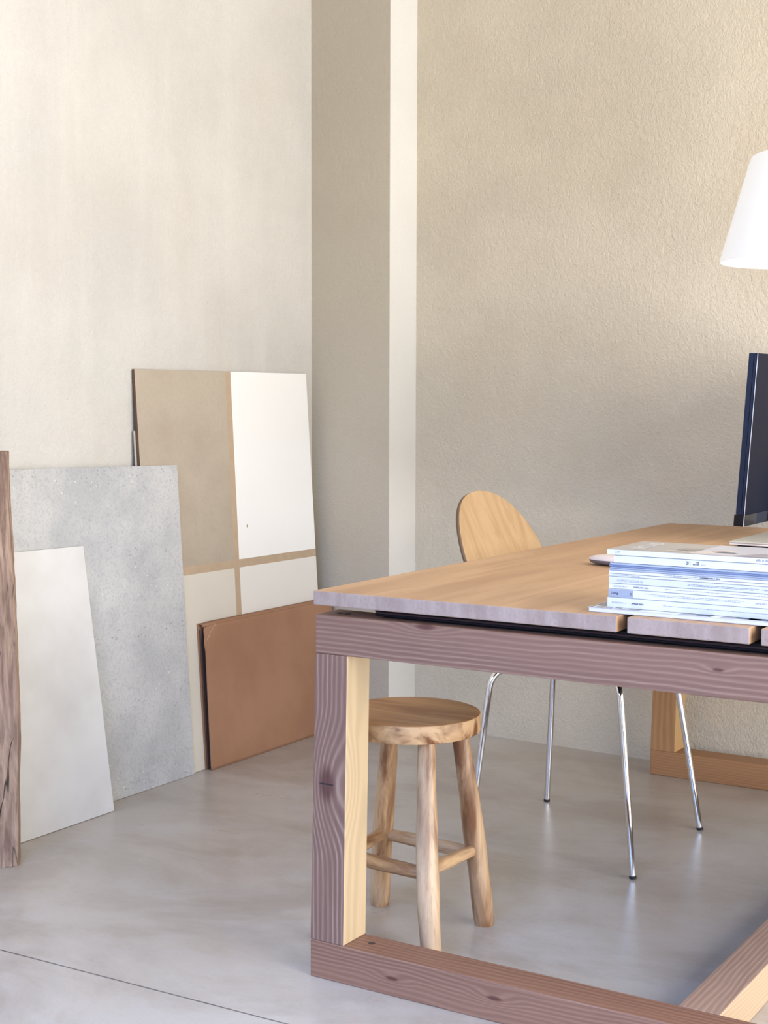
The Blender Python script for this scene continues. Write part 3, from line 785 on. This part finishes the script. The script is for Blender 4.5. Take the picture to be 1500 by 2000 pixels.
def st(key, txt, p0, p1, cap, mat, bold=0.0, dz=0.0, spacing=1.0):
    t, s, org, z0, z1 = made[key]
    return spine_text(s, org, t['_y0'], txt, p0, p1, (z0+z1)/2+dz, cap, mat, bold, spacing)
def fp(key, rows, mat=m_inkl):
    t, s, org, z0, z1 = made[key]
    fine_print(s, org, t['_y0'], [(a, b, (z0+z1)/2+dz, h) for a, b, dz, h in rows], mat, rnd)
st('april', 'ELLE DECOR n. 4', 1197, 1225, 0.0026, m_inkg); st('april', 'APRILE 2021', 1236, 1260, 0.0026, m_ink, 0.00012)
fp('april', [(1299, 1500, 0.0005, 0.0011)])
st('living', 'Living', 1194.5, 1209, 0.0042, m_ink, 0.0001, -0.0004); st('living', '5', 1233, 1236.5, 0.0042, m_ink)
fp('living', [(1262, 1454, 0.0022, 0.0011), (1274, 1446, -0.0002, 0.0011)]); st('living', 'Aprile 2021', 1474, 1494, 0.0024, m_inkg, 0, 0.0)
t, s, org, z0, z1 = made['living']
bm = bmesh.new(); bx(bm, px(1189.3)-org[0], px(1239.5)-org[0], YS-0.00095-org[1], YS-0.0008-org[1], 0.0006, z1-z0-0.001); finish('printed_block', bm, m_boxb, s)
st('feb', 'ELLE DECOR n. 3', 1200, 1229, 0.0026, m_inkg); st('feb', 'FEBBRAIO 2021', 1240, 1270, 0.0026, m_inkg, 0.0001)
fp('feb', [(1302, 1500, 0.0004, 0.0011)])
st('harper', "HARPER'S BAZAAR 06", 1207, 1258, 0.0042, m_inkl, 0, -0.0006, 1.15)
fp('harper', [(1346, 1480, 0.0008, 0.0010), (1346, 1470, -0.0012, 0.0010)], m_inkg); st('harper', 'Maggio', 1486, 1500, 0.0017, m_inkg)
st('march', 'ELLE DECOR GOURMET', 1198, 1231, 0.0016, m_inkg); st('march', 'MARZO 2021', 1234, 1252, 0.0016, m_inkg)
fp('corriere', [(1301, 1366, 0.0, 0.0015)]); st('corriere', 'CORRIERE DELLA SERA', 1369, 1408, 0.0019, m_ink, 0.00015)
st('book', 'THE', 1361, 1368, 0.0022, m_ink, 0.0001, 0.0022); st('book', 'BOOK', 1356, 1368, 0.0022, m_ink, 0.0001, -0.0013); st('book', '2022', 1371, 1380, 0.0020, m_inkl, 0, -0.0013)
st('book', '|', 1350, 1350.6, 0.0060, m_ink, 0, 0.0006); o = st('book', '20', 1343, 1347.5, 0.0058, m_ink, 0.0002, 0.0006)
st('top', 'AROUND S', 1474, 1506, 0.0042, m_inkg, 0, 0.0006); fp('top', [(1201, 1213, 0.0022, 0.0008)], m_ink); fp('top', [(1201, 1213, -0.0002, 0.0014)], m_inkl)
# picture and title on the top cover
t, s, org, z0, z1 = made['top']
covt = [c for c in t.children if c.name.startswith('cover')][0]
zc = z1-z0+0.00005
bm = bmesh.new()
lx = lambda x: x-org[0]; ly = lambda y: y-org[1]
def pt(x0, x1, y0, y1, mi, sk=0): patch(bm, lx(x0), lx(x1), ly(y0), ly(y1), mi, sk)
pt(-0.865, -0.715, YS, YS+0.165, 0)
zc += 0.0001
pt(-0.905, -0.868, YS+0.050, YS+0.085, 2, 0.004)
pt(-0.915, -0.880, YS+0.022, YS+0.034, 1)
pt(-0.872, -0.835, YS+0.010, YS+0.08, 1, 0.03)
zc += 0.0001
pt(-0.83, -0.79, YS+0.038, YS+0.050, 3, -0.012)
pt(-0.845, -0.825, YS+0.062, YS+0.072, 3, 0.008)
pt(-0.79, -0.72, YS+0.004, YS+0.055, 4, 0.03)
finish('cover_photo', bm, [plain('cover_lilac_grey', (0.55, 0.53, 0.57), 0.3), plain('cover_cream', (0.66, 0.58, 0.52), 0.3), plain('cover_taupe', (0.30, 0.26, 0.23), 0.3), plain('cover_navy', (0.03, 0.03, 0.06), 0.3), plain('cover_mauve_grey', (0.36, 0.33, 0.35), 0.3)], covt, recalc=False)
me = text_mesh('AROUND', 0.034, 0.0004, 1.0); a, b = text_width(me); sc = 0.120/(b-a)
for v in me.vertices: v.co = Vector((lx(-0.958) - v.co.y, ly(YS+0.018)+(v.co.x-a)*sc, zc+0.0001))
me.materials.clear(); me.materials.append(bpy.data.materials['white_print'])
o = bpy.data.objects.new('cover_lettering', me); COL.objects.link(o); o.parent = covt

# ------------------------------------------------------------------ mouse
MB_ = Vector((-1.2900, 3.055, 0.7690))
m_msh = plain('white_plastic', (0.70, 0.60, 0.56), 0.3, 0, 0.3, 0.01); m_msb = plain('mouse_grey_base', (0.16, 0.13, 0.13), 0.4)
mouse = thing('computer_mouse', 'white low-profile computer mouse lying behind the magazine stack', 'mouse', MB_)
mouse.rotation_euler.z = math.radians(-8)
def lens(bm, zlo, zhi, a, b, up):
    n, m = 40, 10; rings = []
    for j in range(m+1):
        u = j/m*math.pi/2; r = math.cos(u)
        z = (zlo+(zhi-zlo)*math.sin(u)**0.9) if up else (zhi-(zhi-zlo)*math.sin(u)**0.6)
        if j == m: rings.append([bm.verts.new((0, 0, z))])
        else: rings.append([bm.verts.new((a*r*math.copysign(abs(math.cos(t))**0.9, math.cos(t)), b*r*math.sin(t), z)) for t in (2*math.pi*i/n for i in range(n))])
    for p, q in zip(rings, rings[1:]):
        for i in range(n):
            k2 = (i+1) % n
            if len(q) == 1: bm.faces.new((p[i], p[k2], q[0]))
            else: bm.faces.new((p[i], p[k2], q[k2], q[i]))
bm = bmesh.new(); lens(bm, 0.0125, 0.0245, 0.058, 0.031, True); finish('shell', bm, m_msh, mouse, smooth=True)
bm = bmesh.new(); lens(bm, 0.0005, 0.0124, 0.0575, 0.0305, False); finish('base', bm, m_msb, mouse, smooth=True)

# ------------------------------------------------------------------ laptop
LB = Vector((-1.035, 3.775, 0.7680))
lap = thing('closed_laptop', 'closed thin silver laptop lying on the table behind the magazines', 'laptop', LB)
m_alu = plain('silver_aluminium', (0.60, 0.57, 0.50), 0.4, 0.35, 0.5, 0.01)
m_alu2 = plain('bright_aluminium_rim', (0.85, 0.84, 0.82), 0.3, 0.3, 0.5, 0.01)
bm = bmesh.new(); bx(bm, -0.168, 0.10, -0.182, 0.168, 0.0125, 0.0175, 0.002, 3); finish('lid', bm, m_alu, lap, smooth=True)
bm = bmesh.new(); bx(bm, -0.167, 0.10, -0.181, 0.167, 0.008, 0.0122, 0.0015, 3); finish('base', bm, m_alu2, lap, smooth=True)
bm = bmesh.new(); bx(bm, -0.150, 0.085, -0.166, 0.150, 0.0020, 0.0079, 0.001)
finish('underside', bm, m_rub, lap)
for (x, y) in ((-0.13, -0.15), (-0.13, 0.13), (0.07, -0.15), (0.07, 0.13)):
    bm = bmesh.new(); lathe(bm, [(0, 0), (0.006, 0), (0.006, 0.0021), (0, 0.0021)], 16, (x, y)); finish('rubber_foot', bm, m_rub, lap)

# ------------------------------------------------------------------ monitor (seen from behind, tilted back)
kb = NT('black_gloss_plastic', 0.10, 0, 0.3); kb.color((0.004, 0.005, 0.010)); m_mon = kb.m
ks = NT('dark_blue_side', 0.3, 0, 0.3); ks.color(ks.mix(ks.noise(ks.obj(), 6, 3), (0.004, 0.008, 0.025), (0.006, 0.012, 0.038))); m_side = ks.m
kq = NT('dark_satin_back', 0.45, 0, 0.08); kq.color((0.004, 0.006, 0.018)); m_back = kq.m
MO = Vector((-1.16, 3.98, 0.7682))
mon = thing('computer_monitor', 'black flat computer monitor tilted on its stand at the far end of the table', 'monitor', MO)
y0, y1 = 3.72-MO.y, 4.235-MO.y
def mpt(off, h):   # off = distance in front of (-x) the rear plane, h = height measured from the lower edge of the rear plane
    zb, xb = 0.8115, -1.2065; s = 0.0285/0.4485
    return (xb + s*h - off - MO.x, zb + h + off*0.06 - MO.z)
def mslab(name, o0, o1, h0, h1, mat, yy0=y0, yy1=y1, bev=0.0008, parent=mon):
    bm = bmesh.new(); a, b, c, d = mpt(o1, h0), mpt(o0, h0), mpt(o0, h1), mpt(o1, h1)
    hexa(bm, [(a[0], yy0, a[1]), (b[0], yy0, b[1]), (b[0], yy1, b[1]), (a[0], yy1, a[1]), (d[0], yy0, d[1]), (c[0], yy0, c[1]), (c[0], yy1, c[1]), (d[0], yy1, d[1])], bev)
    return finish(name, bm, mat, parent)
mslab('back_cover', 0.0006, 0.0030, 0.0305, 0.4490, m_back)
mslab('metal_trim', 0.0, 0.0013, 0.0, 0.4492, plain('steel_trim', (0.75, 0.77, 0.8), 0.25, 0.7), y0-0.0006, y0+0.0012, 0)
mslab('rear_shell', 0.0032, 0.0100, 0.0305, 0.4490, m_side)
mslab('front_shell', 0.0108, 0.0240, 0.0305, 0.4480, m_side, y0+0.0008)
mslab('groove_seal', 0.0098, 0.0110, 0.0305, 0.4470, m_rub, y0+0.003)
mslab('screen', 0.0241, 0.0247, 0.045, 0.435, m_mon, y0+0.015, y1-0.015)
mslab('lower_chin', 0.0010, 0.0275, 0.0, 0.0300, m_mon, y0-0.0003)
bm = bmesh.new(); a = mpt(0.0, 0.12)
bx(bm, a[0]-0.002, a[0]+0.035, -0.03, 0.03, 0.01, 0.20, 0.004); finish('stand_neck', bm, plain('stand_grey', (0.3, 0.3, 0.32), 0.35, 0.6), mon)
bm = bmesh.new(); bx(bm, -0.06, 0.12, -0.02, 0.16, 0.0, 0.010, 0.003); finish('stand_foot', bm, bpy.data.materials['stand_grey'], mon)

# ------------------------------------------------------------------ pendant lamp
LP = Vector((-0.9970, 3.55, 0)); LZ = 1.4705
lamp = thing('pendant_lamp', 'white conical pendant lamp shade hanging over the far end of the table', 'lamp', (LP.x, LP.y, H))
k = NT('white_shade', 0.5, 0, 0.3); k.color((0.88, 0.88, 0.88))
k.b.inputs['Emission Color'].default_value = (0.97, 0.985, 1.0, 1); k.b.inputs['Emission Strength'].default_value = 0.25
m_shade = k.m
bm = bmesh.new(); r0, r1, hh, t_ = 0.2165, 0.1465, 0.252, 0.003
z0 = LZ-H
lathe(bm, [(r0, z0), (r0-0.0002, z0+0.006), (r1+0.004, z0+hh-0.012), (r1, z0+hh-0.003), (r1-0.006, z0+hh), (0.02, z0+hh+0.001), (0.02, z0+hh-0.003), (r1-0.008, z0+hh-0.004), (r1-0.004, z0+hh-0.010), (r0-t_-0.0005, z0+0.006), (r0-t_, z0)], 96, closed=True)
finish('lamp_shade', bm, m_shade, lamp, smooth=True)
bm = bmesh.new(); lathe(bm, [(0, z0+hh+0.05), (0.012, z0+hh+0.048), (0.022, z0+hh+0.02), (0.022, z0+hh-0.05), (0, z0+hh-0.05)], 32)
finish('lamp_socket', bm, m_frame, lamp, smooth=True)
k = NT('lit_bulb', 0.5); k.color((1, 1, 1)); k.b.inputs['Emission Color'].default_value = (1, 0.95, 0.88, 1); k.b.inputs['Emission Strength'].default_value = 40
bm = bmesh.new(); lathe(bm, [(0, z0+hh-0.15)] + [(0.03*math.sin(a), z0+hh-0.12-0.03*math.cos(a)) for a in (0.3, 0.6, 0.9, 1.2, 1.57, 1.9, 2.2)] + [(0.014, z0+hh-0.085), (0.013, z0+hh-0.05), (0, z0+hh-0.05)], 32)
finish('bulb', bm, k.m, lamp, smooth=True)
bm = bmesh.new(); tube(bm, [(0, 0, z0+hh+0.045), (0, 0, -0.02)], 0.003, 10); finish('cord', bm, m_frame, lamp, smooth=True)
bm = bmesh.new(); lathe(bm, [(0, 0), (0.05, 0), (0.05, -0.015), (0.03, -0.03), (0, -0.03)], 40); finish('ceiling_cap', bm, m_frame, lamp, smooth=True)
